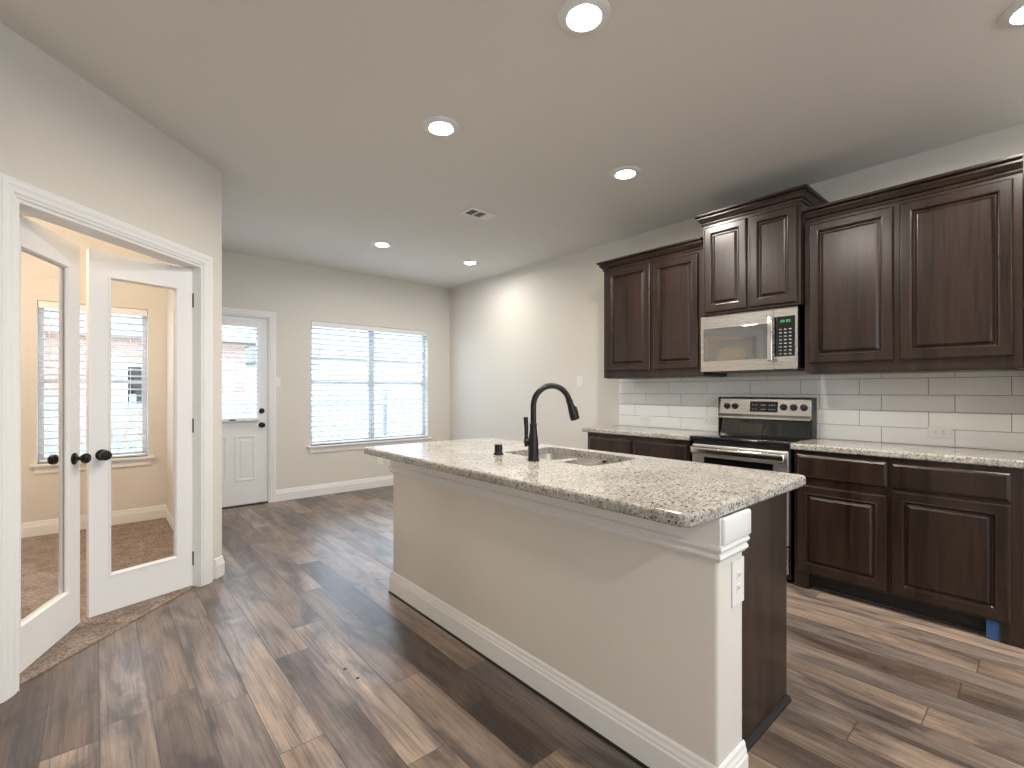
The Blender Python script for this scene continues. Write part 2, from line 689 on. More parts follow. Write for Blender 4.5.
# back door casing (path runs so that the left normal points away from the opening)
b = casing([(DX0 - .004, 0), (DX0 - .004, DZ + .004), (DX1 + .004, DZ + .004), (DX1 + .004, 0)], lambda a, z, h: (a, YB - h, z))
struct('trim_1', b, TRIM, label='white casing around the back door')
# french door casing with its jambs
r = sroot('trim_2', label='white casing and jambs around the double french doors')
casing([(U0, 0), (U0, OZ), (U1, OZ), (U1, 0)], lambda a, z, h: dg(a, h, z)).build('casing', TRIM, r)
b = MB()
b.poly([(U0, 0), (U0, OZ), (U1, OZ), (U1, 0), (U1 - .016, 0), (U1 - .016, OZ - .016), (U0 + .016, OZ - .016), (U0 + .016, 0)], [],
       -0.118, 0.002, lambda u, z, n: dg(u, n, z))
b.build('jamb', TRIM, r)


# ------------------------------------------------------------------ windows
def window(name, x0, x1, z0, z1, y, depth, units, sill, label, rail=True):
    r = sroot(name, (0.5 * (x0 + x1), y, z0), label=label)
    w = (x1 - x0) / units
    fr = MB()
    gl = MB()
    for k in range(units):
        a, c = x0 + k * w, x0 + (k + 1) * w
        fr.box(a, y + .085, z0, a + .04, y + .13, z1, .003)
        fr.box(c - .04, y + .085, z0, c, y + .13, z1, .003)
        fr.box(a + .04, y + .085, z0, c - .04, y + .13, z0 + .045, .003)
        fr.box(a + .04, y + .085, z1 - .045, c - .04, y + .13, z1, .003)
        if rail:
            zm = 0.5 * (z0 + z1) + .01
            fr.box(a + .04, y + .085, zm - .018, c - .04, y + .125, zm + .018, .003)
        gl.box(a + .035, y + .102, z0 + .03, c - .035, y + .106, z1 - .03)
    fr.build('window_frame', FRAMEW, r)
    gl.build('pane', GLASS, r)
    # drywall returns
    if sill:
        MB().box(x0 - .045, y - .045, z0 - .022, x1 + .045, y + .09, z0, .004).build('window_sill', TRIM, r)
        MB().box(x0 - .02, y - .016, z0 - .085, x1 + .02, y - .001, z0 - .022, .004).build('apron', TRIM, r)
    return r


window('window_1', WX0, WX1, WZ0, WZ1, YB, .14, 2, True, 'wide twin window in the back wall')
window('window_2', SX0, SX1, SZ0, SZ1, YS, .16, 1, True, 'window in the study behind the french doors')
for i, (x0, x1) in enumerate(RW):  # unseen windows, added to let fill light in from the rear
    r = sroot('window_%d' % (3 + i), ((x0 + x1) / 2, YREAR, .35))
    b = MB()
    for a, c, e, g in ((x0, x0 + .05, .35, 2.3), (x1 - .05, x1, .35, 2.3), (x0, x1, .35, .4), (x0, x1, 2.25, 2.3), ((x0 + x1) / 2 - .03, (x0 + x1) / 2 + .03, .35, 2.3)):
        b.box(a, YREAR - .11, e, c, YREAR - .06, g)
    b.build('window_frame', FRAMEW, r)
    MB().box(x0 + .03, YREAR - .09, .37, x1 - .03, YREAR - .086, 2.28).build('pane', GLASS, r)
    portal(((x0 + x1) / 2, YREAR - .16, 1.325), (math.pi / 2, 0, 0), x1 - x0, 1.95)
portal(((WX0 + WX1) / 2, YB + .17, (WZ0 + WZ1) / 2), (-math.pi / 2, 0, 0), WX1 - WX0, WZ1 - WZ0)
portal(((SX0 + SX1) / 2, YS + .19, (SZ0 + SZ1) / 2), (-math.pi / 2, 0, 0), SX1 - SX0, SZ1 - SZ0)
portal((1.1, YB + .17, 1.45), (-math.pi / 2, 0, 0), .56, 1.0)


# ------------------------------------------------------------------ blinds
def blind(x0, x1, z0, z1, y, label, pitch=.062, depth=.046, val=.06, tilt=-15.0, wand=None, group=None):
    r = thing('window_blind', label, 'blind', (0.5 * (x0 + x1), y, z0), group=group)
    b = MB()
    b.box(x0, y - depth / 2 - .012, z1 - val, x1, y - depth / 2, z1, .003)
    b.box(x0 + .004, y - depth / 2, z1 - .04, x1 - .004, y + depth / 2, z1 - .002, .002)
    b.build('headrail', BLINDW, r)
    b = MB()
    z = z1 - val - .02
    t = math.radians(tilt)
    while z > z0 + .045:
        rr = []
        for k in range(5):
            s = (k / 4 - .5) * depth
            dz = -.0022 * (1 - (2 * k / 4 - 1) ** 2) * -1
            rr.append((s * math.cos(t), s * math.sin(t) + dz))
        lo = [(p[0], p[1] - .0026) for p in rr[::-1]]
        prof = rr + lo
        b.rings([[(xx, y + p[0], z + p[1]) for p in prof] for xx in (x0 + .006, x1 - .006)])
        z -= pitch
    b.build('slats', SLAT, r, smooth=False)
    MB().box(x0 + .006, y - depth / 2, z0 + .004, x1 - .006, y + depth / 2, z0 + .022, .003).build('bottom_rail', BLINDW, r)
    b = MB()
    nl = 3 if x1 - x0 > .7 else 2
    for k in range(nl):
        xx = x0 + (x1 - x0) * (k + .5) / nl if nl > 2 else x0 + (x1 - x0) * (.18 + .64 * k)
        for yy in (y - depth / 2 - .001, y + depth / 2 + .001):
            b.tube([(xx, yy, z1 - .03), (xx, yy, z0 + .01)], .0011, 6)
    b.build('ladder_cord', BLINDW, r)
    if wand:
        MB().tube([(x0 + wand, y - depth / 2 - .02, z1 - val), (x0 + wand, y - depth / 2 - .022, z1 - val - .5)], .004, 8).build('tilt_wand', BLINDW, r)
    return r


blind(WX0 + .006, WX1 - .006, WZ0 + .004, WZ1 - .004, YB + .035, 'wide white slatted blind over the twin window in the back wall', wand=.09)
blind(SX0 + .006, SX1 - .006, SZ0 + .004, SZ1 - .004, YS + .035, 'white slatted blind on the study window behind the glass double doors', wand=.07)


# ------------------------------------------------------------------ back door
r = sroot('door_1', (1.0985, YB, 0), label='white half glazed back door with black knob and deadbolt')
yf = YB + .022
b = MB()
GX0, GX1, GZ0, GZ1 = 0.845, 1.352, 0.945, 1.985
b.poly([(DX0 + .004, .012), (DX1 - .004, .012), (DX1 - .004, DZ - .006), (DX0 + .004, DZ - .006)],
       [[(GX0, GZ0), (GX1, GZ0), (GX1, GZ1), (GX0, GZ1)]], yf, yf + .044, lambda x, z, y: (x, y, z))
b.build('door_slab', DOORW, r)


def emboss(x0, x1, z0, z1, y, prof, ax='y'):
    """nested rectangles; prof: (inset, outward) where outward is towards -Y"""
    R = []
    for i, o in prof:
        R.append([(x0 + i, y - o, z0 + i), (x1 - i, y - o, z0 + i), (x1 - i, y - o, z1 - i), (x0 + i, y - o, z1 - i)])
    return R


for x0, x1 in ((0.862, 1.062), (1.135, 1.335)):
    MB().rings(emboss(x0, x1, .268, .765, yf, [(0, -.002), (0, .004), (.008, .007), (.018, .006), (.026, .001), (.045, .001), (.060, .006), (.062, .006)])).build('door_panel', DOORW, r)
b = MB()
b.sweep([(GX0, GZ0), (GX0, GZ1), (GX1, GZ1), (GX1, GZ0)], [(-.008, 0), (-.008, .006), (.006, .012), (.022, .010), (.030, 0)], lambda a, z, h: (a, yf - h, z), closed=True)
b.build('glazing_bead', DOORW, r)
MB().box(GX0 - .005, yf + .018, GZ0 - .005, GX1 + .005, yf + .023, GZ1 + .005).build('pane', GLASS, r)


def knob(parent, loc, axis, rad=.027, local=False):
    ax = Vector(axis).normalized()
    m = MB()
    m.lathe([(.031, 0), (.031, .004), (.026, .009), (.011, .012), (.010, .026), (.016, .032), (rad * .93, .040), (rad, .050), (rad * .95, .060), (rad * .7, .067), (.004, .069)], loc, ax, 24)
    return m.build('knob', BRONZE, parent, local=local, smooth=True)


knob(r, (1.397, yf, .872), (0, -1, 0))
m = MB().lathe([(.030, 0), (.030, .010), (.026, .016), (.004, .017)], (1.397, yf, 1.028), (0, -1, 0))
m.box(1.393, yf - .030, 1.012, 1.401, yf - .014, 1.044, .002)
m.build('deadbolt', BRONZE, r, smooth=True)
m = MB()
for z in (.872, 1.028):
    m.box(1.4585, yf - .003, z - .028, 1.466, yf + .01, z + .028)
m.build('strike_plate', DARKMETAL, r)
MB().box(DX0 + .004, YB - .012, 0.0, DX1 - .004, YB + .14, .014, .003).build('threshold', DARKMETAL, r)
MB().poly([(DX0, 0), (DX0, DZ), (DX1, DZ), (DX1, 0), (DX1 - .004, 0), (DX1 - .004, DZ - .005), (DX0 + .004, DZ - .005), (DX0 + .004, 0)], [], YB, YB + .12,
          lambda x, z, y: (x, y, z)).build('jamb', TRIM, r)
# blind hung on the door
rb = blind(0.832, 1.365, .935, 1.995, YB - .012, 'narrow white slatted blind hung on the half glazed back door', pitch=.0455, depth=.030, val=.05, tilt=-12.0)
m = MB().box(0.832, YB - .045, .925, 1.365, YB - .002, .957, .003)
m.build('ledge', BLINDW, rb)
m = MB().box(1.07, YB - .052, .934, 1.13, YB - .044, .948, .003)
m.build('hold_down_clip', DARKMETAL, rb)


# ------------------------------------------------------------------ french doors
def french(name, hx, hy, ang, side, L, SF, label):
    """local frame: x along the leaf from its hinge, y towards the study for side=+1"""
    T, ST, ZB, ZT = .036, .080, .008, 2.030
    r = sroot(name, (hx, hy, 0), ang, label=label)
    s = side
    y0, y1 = 0.0, s * T
    g0, g1, z0, z1 = ST + .005, L - SF, .207, 1.895
    b = MB()
    b.poly([(0, ZB), (L, ZB), (L, ZT), (0, ZT)], [[(g0, z0), (g1, z0), (g1, z1), (g0, z1)]], y0, y1, lambda x, z, y: (x, y, z))
    b.build('door_slab', DOORW, r, local=True)
    b = MB()
    for yy, o in ((y0, -s), (y1, s)):
        b.sweep([(g0, z0), (g0, z1), (g1, z1), (g1, z0)], [(.004, 0), (.003, .004), (-.004, .004), (-.012, -.008), (-.012, -.014), (.004, -.014)],
                lambda a, z, h, yy=yy, o=o: (a, yy + o * h, z), closed=True)
    b.build('glazing_bead', DOORW, r, local=True)
    MB().box(g0 - .004, s * T * .44, z0 - .004, g1 + .004, s * T * .56, z1 + .004).build('pane', GLASS, r, local=True)
    for yy, o in ((y0, -s), (y1, s)):
        knob(r, (L - .058, yy, .895), (0, o, 0), local=True)
    for z in (.18, 1.03, 1.83):
        m = MB().tube([(-.004, y0 - s * .003, z - .045), (-.004, y0 - s * .003, z + .045)], .006, 10)
        m.build('hinge', DARKMETAL, r, local=True)
    return r


french('door_2', -0.283, 2.922, math.radians(67.5), 1, .580, .106, 'left french door leaf of white wood and glass, standing open into the study')
french('door_3', 0.470, 3.644, math.radians(197.3), -1, .519, .090, 'right french door leaf of white wood and glass, standing ajar')


# ------------------------------------------------------------------ cabinets
DPROF = [(0, 0), (0, .013), (.004, .018), (.008, .019), (.046, .019), (.050, .0205), (.054, .019), (.057, .012), (.061, .006), (.066, .006), (.078, .0145), (.081, .016)]
WPROF = [(0, 0), (0, .011), (.005, .015), (.014, .019), (.018, .019)]


def front(y0, y1, z0, z1, x, prof):
    """raised-panel front facing -X"""
    return [[(x - o, y0 + i, z0 + i), (x - o, y1 - i, z0 + i), (x - o, y1 - i, z1 - i), (x - o, y0 + i, z1 - i)] for i, o in prof]


CROWN = [(0, 0), (.007, 0), (.009, .010), (.004, .014), (.004, .017), (.016, .024), (.026, .040), (.034, .046), (.034, .052), (.029, .055), (.029, .058), (.044, .064), (.048, .068), (.048, .080), (0, .080)]


def crown(y0, y1, x, z, back, left=True, right=True):
    """mitred crown on a cabinet whose front is x; returns to the wall where asked. Outward is -X and the two ends."""
    path = []
    if right:
        path.append((back, y0))
    path += [(x, y0), (x, y1)]
    if left:
        path.append((back, y1))
    b = MB()
    b.sweep(path, [(o, z + h) for o, h in CROWN], lambda a, c, h: (a, c, h))
    return b


def wall_cabinet(y0, y1, z0, z1, x, doors, label, crl, crr):
    r = thing('wall_cabinet', label, 'cabinet', (x, (y0 + y1) / 2, z0))
    b = MB().box(x, y0, z0, XR - .002, y1, z1, .002)
    b.box(x + .02, y0 + .02, z0 - .004, XR - .02, y1 - .02, z0)
    b.build('carcass', WOOD, r)
    crown(y0, y1, x, z1 - .005, XR - .003, crl, crr).build('crown_molding', WOOD, r)
    for a, c, e, g in doors:
        MB().rings(front(a, c, e, g, x, DPROF)).build('door', WOOD, r)
    return r


# path orientation: (back,y0)->(x,y0)->(x,y1) has its left normal pointing to -X on the front run
wall_cabinet(1.775, 2.722, 1.367, 2.343, 3.495, [(2.236, 2.678, 1.428, 2.322), (1.815, 2.204, 1.428, 2.308)],
             'dark wood wall cabinet at the left end, beside the blank wall', True, False)
wall_cabinet(1.092, 1.752, 1.815, 2.490, 3.440, [(1.432, 1.735, 1.832, 2.463), (1.112, 1.408, 1.832, 2.463)],
             'short raised dark wood wall cabinet above the microwave', True, True)
wall_cabinet(0.112, 1.086, 1.367, 2.352, 3.495, [(0.626, 1.058, 1.430, 2.325), (0.145, 0.596, 1.430, 2.325)],
             'large dark wood wall cabinet right of the microwave', False, False)


def base_cabinet(y0, y1, x, doors, drawers, label, ends):
    zt = .876
    r = thing('base_cabinet', label, 'cabinet', (x, (y0 + y1) / 2, 0))
    b = MB().box(x, y0, .098, XR - .002, y1, zt, .002)
    b.build('carcass', WOOD, r)
    MB().box(x + .06, y0 + .01, 0.0, XR - .01, y1 - .01, .098).build('toe_kick', WOODK, r)
    MB().tube([(x + .056, y0 + .02, .006), (x + .056, y1 - .02, .006)], .006, 10).build('shoe_strip', BLACKPL, r, smooth=True)
    for a, c in ends:
        MB().box(x, a, 0, x + .062, c, .1, .002).build('foot', WOOD, r)
    for a, c, e, g in doors:
        MB().rings(front(a, c, e, g, x, DPROF)).build('door', WOOD, r)
    for a, c, e, g in drawers:
        MB().rings(front(a, c, e, g, x, WPROF)).build('drawer_front', WOOD, r)
    return r


base_cabinet(0.105, 1.112, 3.385, [(0.634, 1.094, .112, .656), (0.150, 0.614, .112, .697)][:1] + [(0.150, 0.614, .112, .690)],
             [(0.634, 1.094, .708, .848), (0.150, 0.614, .708, .845)], 'dark wood base cabinet right of the range, with two doors and two drawers', [(1.03, 1.112), (0.105, 0.188)])
base_cabinet(1.830, 2.822, 3.385, [(2.345, 2.795, .112, .675), (1.85, 2.315, .112, .675)],
             [(2.345, 2.795, .700, .838), (1.85, 2.315, .700, .838)], 'dark wood base cabinet left of the range, mostly hidden by the island', [(1.83, 1.91), (2.742, 2.822)])


def slab(x0, y0, x1, y1, z0, z1, r, holes=()):
    b = MB()
    rings_ = []
    for i, z in ((.004, z0), (.001, z0 + .003), (0, z0 + .008), (0, z1 - .010), (.002, z1 - .005), (.005, z1 - .0015), (.010, z1)):
        rings_.append([(x, y, z) for x, y in rrect(x0 + i, y0 + i, x1 - i, y1 - i, max(r - i, .002), 6)])
    b.rings(rings_, cap0=not holes, cap1=not holes)
    if holes:
        for z in (z0, z1):
            out = [(p[0], p[1]) for p in (rings_[0] if z == z0 else rings_[-1])]
            loops = [out] + [list(h) for h in holes]
            flat = [p for l in loops for p in l]
            bm = bmesh.new()
            vs = [bm.verts.new((p[0], p[1], z)) for p in flat]
            for t in tessellate_polygon([[Vector((p[0], p[1], 0)) for p in l] for l in loops]):
                try:
                    bm.faces.new([vs[i] for i in t])
                except ValueError:
                    pass
            bmesh.ops.recalc_face_normals(bm, faces=bm.faces)
            if sum(f.normal.z for f in bm.faces) * (1 if z == z1 else -1) < 0:
                bmesh.ops.reverse_faces(bm, faces=bm.faces)
            b._merge(bm)
        for h in holes:
            b.rings([[(p[0], p[1], z) for p in h] for z in (z0, z1)], cap0=False, cap1=False)
        bmesh.ops.remove_doubles(b.bm, verts=b.bm.verts, dist=1e-5)
    return b


# counters along the wall
o = slab(3.362, 0.100, XR - .012, 1.132, .877, .915, .008).build('countertop', GRAN)
tag(o, 'speckled granite countertop over the base cabinet right of the range', 'countertop')
o = slab(3.362, 1.818, XR - .012, 2.875, .877, .915, .008).build('countertop', GRAN)
tag(o, 'speckled granite countertop left of the range, below the leftmost wall cabinet', 'countertop')

# backsplash
r = sroot('trim_3', (XR, 1.48, .915), label='white subway tile backsplash behind range and counters')
TX = XR - .010
MB().box(XR - .006, 0.112, .9155, XR - .0005, 2.838, 1.366).build('grout', GROUT, r)
b = MB()
rows = [(.9155, 1.016, .048), (1.019, 1.121, .168), (1.124, 1.224, .048), (1.227, 1.331, .168), (1.334, 1.366, .048)]
for z0, z1, off in rows:
    y = off - .355
    while y < 2.838:
        a, c = max(y + .0015, .112), min(y + .355 - .0015, 2.838)
        if c - a > .01:
            b.box(TX, a, z0, XR - .003, c, z1, .0014, 1)
        y += .355
b.build('tiles', TILE, r)


# ------------------------------------------------------------------ island
IX, IY0, IY1 = 1.395, 0.665, 2.722
r = thing('kitchen_island', 'kitchen island with beige drywall front and dark wood end panel', 'island', (1.75, 1.7, 0))
MB().box(IX, IY0, 0, 1.57, IY1, .877, .012, 3).build('knee_wall', WALL, r, smooth=True)
b = MB()
b.box(1.571, .722, .09, 2.095, IY1 - .01, .60, .002)
b.box(1.571, .722, .60, 1.62, IY1 - .01, .876)
b.box(2.075, .722, .60, 2.095, IY1 - .01, .876)
b.box(1.62, .722, .60, 2.075, .742, .876)
b.box(1.62, IY1 - .03, .60, 2.075, IY1 - .01, .876)
b.build('cabinet_body', WOOD, r)
MB().box(1.571, .7215, 0.0, 2.11, .742, .876, .002).build('end_panel', WOOD, r)
MB().box(1.571, .76, 0, 2.03, IY1 - .03, .09).build('toe_kick', WOODK, r)
b = MB()
b.sweep([(2.116, .7215), (1.571, .7215)], [(0, 0), (.016, 0), (.016, .008), (.010, .017), (0, .020)], lambda x, y, h: (x, y, h))
b.build('shoe_molding', WOODK, r)
# white apron board, moulding and end block under the counter
path = [(1.57, IY0), (IX, IY0), (IX, IY1), (1.57, IY1)]
b = MB()
b.sweep(path, [(0, .775), (.012, .775), (.012, .8765), (0, .8765)], lambda x, y, h: (x, y, h))
b.build('apron_board', TRIM, r)
b = MB()
b.sweep(path, [(0, .742), (.006, .742), (.009, .748), (.014, .751), (.017, .757), (.015, .763), (.010, .766), (.012, .772), (.018, .776), (.021, .783), (.019, .790), (.012, .794), (.010, .800), (0, .800)], lambda x, y, h: (x, y, h))
b.build('panel_molding', TRIM, r)
MB().box(IX - .006, IY0 - .024, .795, 1.578, IY0 + .03, .8765, .008, 3).build('corner_block', TRIM, r, smooth=True)
b = MB()
b.sweep(path, BBP, lambda x, y, h: (x, y, h))
b.build('baseboard', TRIM, r)
b = MB()
b.sweep([(IX - .016, IY0 - .016), (IX - .016, IY1 + .016)], [(0, 0), (.008, 0), (.007, .006), (0, .008)], lambda x, y, h: (x, y, h))
b.build('floor_bead', WOODK, r)

HOLE = round_poly([(1.690, 2.005), (1.664, 1.612), (1.80, 1.600), (1.80, 1.562), (1.662, 1.540), (1.662, 1.378), (1.80, 1.360), (2.035, 1.372), (2.062, 1.65), (2.062, 2.005)], .03)
o = slab(1.208, 0.655, 2.150, 2.748, .877, .915, .035, [HOLE]).build('island_countertop', GRAN)
tag(o, 'large speckled granite island top with an undermount sink cut into it', 'countertop')

# sink
r = thing('undermount_sink', 'stainless undermount sink with a large and a small bowl in the island', 'sink', (1.86, 1.68, .70))
for y0, y1, zb, nm in ((1.600, 2.015, .715, 'large'), (1.352, 1.562, .755, 'small')):
    b = MB()
    R = []
    for i, z, rr in ((0, .8765, .05), (.004, .80, .05), (.008, zb + .02, .05), (.016, zb + .006, .045), (.03, zb, .03)):
        R.append([(x, y, z) for x, y in rrect(1.652 + i, y0 + i, 2.072 - i, y1 - i, rr, 5)])
    for i, z, rr in ((.03, zb - .003, .03), (.012, zb + .003, .045), (.005, zb + .018, .05), (.001, .80, .05), (-.003, .8735, .05)):
        R.append([(x, y, z) for x, y in rrect(1.652 + i, y0 + i, 2.072 - i, y1 - i, rr, 5)])
    b.rings(R[:5], cap0=False)
    b.rings(R[5:][::-1], cap0=False)
    b.rings([R[0], R[9]], cap0=False, cap1=False)
    o = b.build('bowl', SINKST, r, smooth=True)
    MB().lathe([(.045, 0), (.043, .003), (.030, .002), (.004, .001)], (1.86, (y0 + y1) / 2, zb + .001)).build('drain', STEELV, o, smooth=True)
MB().box(1.657, 1.561, .845, 2.067, 1.601, .868, .006).build('divider', SINKST, r, smooth=True)

# faucet
fx, fy = 1.596, 1.668
r = thing('kitchen_faucet', 'tall black gooseneck pull-down faucet standing on the island top', 'faucet', (fx, fy, .915))
MB().lathe([(.029, 0), (.029, .006), (.026, .010), (.025, .06), (.0245, .09), (.021, .120), (.0175, .150), (.0165, .172), (.0175, .174), (.0175, .178), (.015, .180), (.004, .181)], (fx, fy, .915), n=28).build('body', BRONZE, r, smooth=True)
MB().lathe([(.0182, .1725), (.0188, .1745), (.0188, .1775), (.0182, .1795)], (fx, fy, .915), n=28).build('collar', DARKMETAL, r, smooth=True)
d = Vector((0.93, -0.36, 0)).normalized()
pts = [Vector((fx, fy, 1.09)), Vector((fx, fy, 1.15))]
RA = .098
cz = 1.179
for k in range(0, 15):
    a = math.pi - math.radians(166) * k / 14
    pts.append(Vector((fx, fy, cz)) + d * (RA + RA * math.cos(a)) + Vector((0, 0, RA * math.sin(a))))
MB().tube(pts, .0142, 14).build('gooseneck', BRONZE, r, smooth=True)
tdir = (pts[-1] - pts[-2]).normalized()
o = MB().lathe([(.0150, -.006), (.0165, .0), (.0165, .010), (.0150, .014), (.0165, .022), (.021, .055), (.0235, .085), (.0235, .096), (.020, .099), (.004, .099)], pts[-1], tdir, 24).build('spray_head', BRONZE, r, smooth=True)
hb = pts[-1] + tdir * .05 + d * .020
MB().box(-.006, -.008, -.02, .006, .008, .02, .003, mat=Matrix.Translation(hb) @ Vector((0, 0, 1)).rotation_difference(-tdir).to_matrix().to_4x4()).build('spray_button', BLACKPL, o)
side = Vector((-0.75, 0.66, 0)).normalized()
hp = Vector((fx, fy, 1.005))
MB().lathe([(.012, .012), (.013, .022), (.016, .026), (.016, .038), (.012, .042), (.004, .043)], hp, side, 18).build('handle_hub', BRONZE, r, smooth=True)
h0 = hp + side * .034
MB().tube([h0 + Vector((0, 0, -.022)), h0, h0 + Vector((0, 0, .03)), h0 + Vector((0, 0, .07)), h0 + side * .003 + Vector((0, 0, .120))], [.008, .0125, .009, .0105, .0115], 12).build('handle_lever', BRONZE, r, smooth=True)

o = MB().lathe([(.026, 0), (.026, .010), (.021, .013), (.0215, .050), (.019, .054), (.004, .055)], (1.604, 1.943, .915), n=24).build('air_gap_cap', BRONZE, smooth=True)
tag(o, 'short black air gap cap left of the faucet on the island top', 'cap')


# ------------------------------------------------------------------ wall plates
def plate(name, label, cat, center, nrm, w, h, kind, horiz=False, group=None):
    """a small wall plate; nrm is the horizontal outward normal"""
    n = Vector(nrm).normalized()
    t = Vector((-n.y, n.x, 0))
    c = Vector(center)
    r = thing(name, label, cat, c, group=group)
    rot = Matrix((t, n, Vector((0, 0, 1)))).transposed().to_4x4()
    M = Matrix.Translation(c) @ rot
    MB().box(-w / 2, 0, -h / 2, w / 2, .005, h / 2, .002, mat=M).build('cover_plate', PLATE, r)
    if kind == 'switch':
        MB().box(-.014, .004, -.028, .014, .009, .028, .002, mat=M).build('rocker', PLATE, r)
    else:
        for s in (-1, 1):
            a, z = (s * .020, 0) if horiz else (0, s * .020)
            o = MB().box(a - .014, .004, z - .014, a + .014, .007, z + .014, .002, mat=M).build('receptacle', PLATE, r)
            m = MB()
            for q in (-.005, .005):
                if horiz:
                    m.box(a - .005, .0068, q - .001, a + .003, .0075, q + .001, mat=M)
                else:
                    m.box(q - .001, .0068, z - .003, q + .001, .0075, z + .005, mat=M)
            m.build('slots', SLOT, o)
    return r


plate('light_switch', 'white light switch on the wall beside the back door', 'switch', (1.556, YB, 1.352), (0, -1, 0), .062, .112, 'switch')
plate('light_switch', 'white light switch on the blank wall left of the wall cabinets', 'switch', (XR, 3.345, 1.352), (-1, 0, 0), .085, .112, 'switch')
plate('power_outlet', 'white power outlet low on the back wall, under the twin window', 'outlet', (2.80, YB, .345), (0, -1, 0), .066, .112, 'outlet')
plate('power_outlet', 'white horizontal power outlet in the tiles above the right-hand counter', 'outlet', (TX, .472, 1.000), (-1, 0, 0), .112, .066, 'outlet', True)
plate('power_outlet', 'white power outlet in the tiles below the leftmost wall cabinet', 'outlet', (TX, 2.54, .990), (-1, 0, 0), .112, .066, 'outlet', True)
plate('power_outlet', 'white power outlet in the tiles just left of the range backguard', 'outlet', (TX, 1.915, 1.005), (-1, 0, 0), .105, .066, 'outlet', True)
plate('power_outlet', 'tall white power outlet on the end of the island, under the corner block', 'outlet', (1.525, IY0, .652), (0, -1, 0), .082, .142, 'outlet')

# ------------------------------------------------------------------ range
ry0, ry1, rx = 1.134, 1.796, 3.385
r = thing('electric_range', 'stainless steel electric range with black glass cooktop', 'stove', (3.6, 1.475, 0))
b = MB().box(rx + .002, ry0, .03, XR - .015, ry1, .892, .003)
b.build('body', BLACKPL, r)
for yy in (ry0 + .04, ry1 - .04):
    for xx in (rx + .05, XR - .08):
        MB().lathe([(.018, 0), (.018, .01), (.01, .012), (.01, .032)], (xx, yy, 0), n=12).build('foot', BLACKPL, r)
MB().box(rx - .030, ry0 - .004, .893, XR - .075, ry1 + .018, .917, .006, 3).build('cooktop', BLACKGL, r, smooth=True)
RING = pbr('burner_ring_print', (0.05, 0.052, 0.055), .08).m
for cx_, cy_, rr in ((3.50, 1.63, .088), (3.50, 1.31, .072), (3.70, 1.64, .068), (3.70, 1.31, .088)):
    b = MB()
    b.rings([[(cx_ + q * math.cos(2 * math.pi * k / 40), cy_ + q * math.sin(2 * math.pi * k / 40), .9172) for k in range(40)] for q in (rr, rr - .005)], cap0=False, cap1=False)
    b.build('burner_ring', RING, r)
b = MB().box(rx - .012, ry0 + .002, .862, rx + .003, ry1 - .002, .892, .003)
b.build('front_rail', BLACKPL, r)
o = MB().box(rx - .030, ry0 + .003, .250, rx + .001, ry1 - .003, .858, .005).build('oven_door', OVENST, r)
MB().box(rx - .0335, ry0 + .095, .36, rx - .029, ry1 - .095, .770, .002).build('oven_window', BLACKGL, o)
hb = MB()
hb.box(rx - .082, ry0 + .012, .792, rx - .055, ry1 - .012, .846, .012, 4)
for yy in (ry0 + .04, ry1 - .04):
    hb.box(rx - .062, yy - .014, .808, rx - .028, yy + .014, .834, .004)
hb.build('handle', STEELV, o, smooth=True)
o = MB().box(rx - .028, ry0 + .003, .065, rx + .001, ry1 - .003, .240, .005).build('drawer', STEEL, r)
# backguard
BX = XR - .105
b = MB()
b.rings([[(x, y, z) for x, z in ((BX + .012, .917), (BX + .030, 1.045), (XR - .014, 1.045), (XR - .014, .917))] for y in (ry0 + .004, ry1 - .004)])
b.build('backguard_base', BLACKGL, r)
bg_ = MB()
prof = [(BX - .004, 1.045), (BX + .018, 1.190), (BX + .030, 1.203), (XR - .014, 1.203), (XR - .014, 1.045)]
bg_.rings([[(x, y, z) for x, z in prof] for y in (ry0, ry1 - .004)])
bgo = bg_.build('backguard', STEEL, r)
bot = MB()
bot.rings([[(x, y, z) for x, z in ((BX - .012, 1.040), (BX - .012, 1.052), (BX - .002, 1.072), (BX + .02, 1.072), (BX + .02, 1.040))] for y in (ry0 + .004, ry1 - .004)])
bot.build('lower_trim', STEELV, r)
for yy in (ry0 - .006, ry1 - .004):
    MB().box(BX - .004, yy, .917, XR - .014, yy + .005, 1.203, .002).build('side_cap', BLACKPL, r)
slope = Vector((.022, 0, .145)).normalized()
nrm = Vector((-slope.z, 0, slope.x))


def bgp(y, z, out=0.0):
    t = (z - 1.045) / .145
    return Vector((BX - .004 + .022 * t, y, z)) + nrm * out


for y in (1.730, 1.668, 1.318, 1.250, 1.184):
    k_ = MB().lathe([(.024, 0), (.024, .004), (.020, .008), (.018, .024), (.004, .025)], bgp(y, 1.132), nrm, 20).build('knob', BLACKPL, r, smooth=True)
    p = bgp(y, 1.132, .026)
    MB().box(-.004, -.003, -.017, .004, .003, .017, .001, mat=Matrix.Translation(p) @ Vector((0, 0, 1)).rotation_difference(slope).to_matrix().to_4x4()).build('grip', MARK if False else BLACKPL, k_)
RT = Vector((0, 0, 1)).rotation_difference(slope).to_matrix().to_4x4()
pd = bgp(1.456, 1.132, .002)
o = MB().box(-.003, -.098, -.040, .003, .098, .040, .001, mat=Matrix.Translation(pd) @ RT).build('display', DISP, r)
for z in (-.019, .012):
    for y in (-.078, -.060, -.042, -.012, .0, .012, .052, .074):
        w = .010 if abs(y) > .02 else .009
        MB().box(-.0038, y - w / 2, z - .004, -.0030, y + w / 2, z + .004 - (.003 if z < 0 else 0), mat=Matrix.Translation(pd) @ RT).build('indicator_mark', MARK, o)

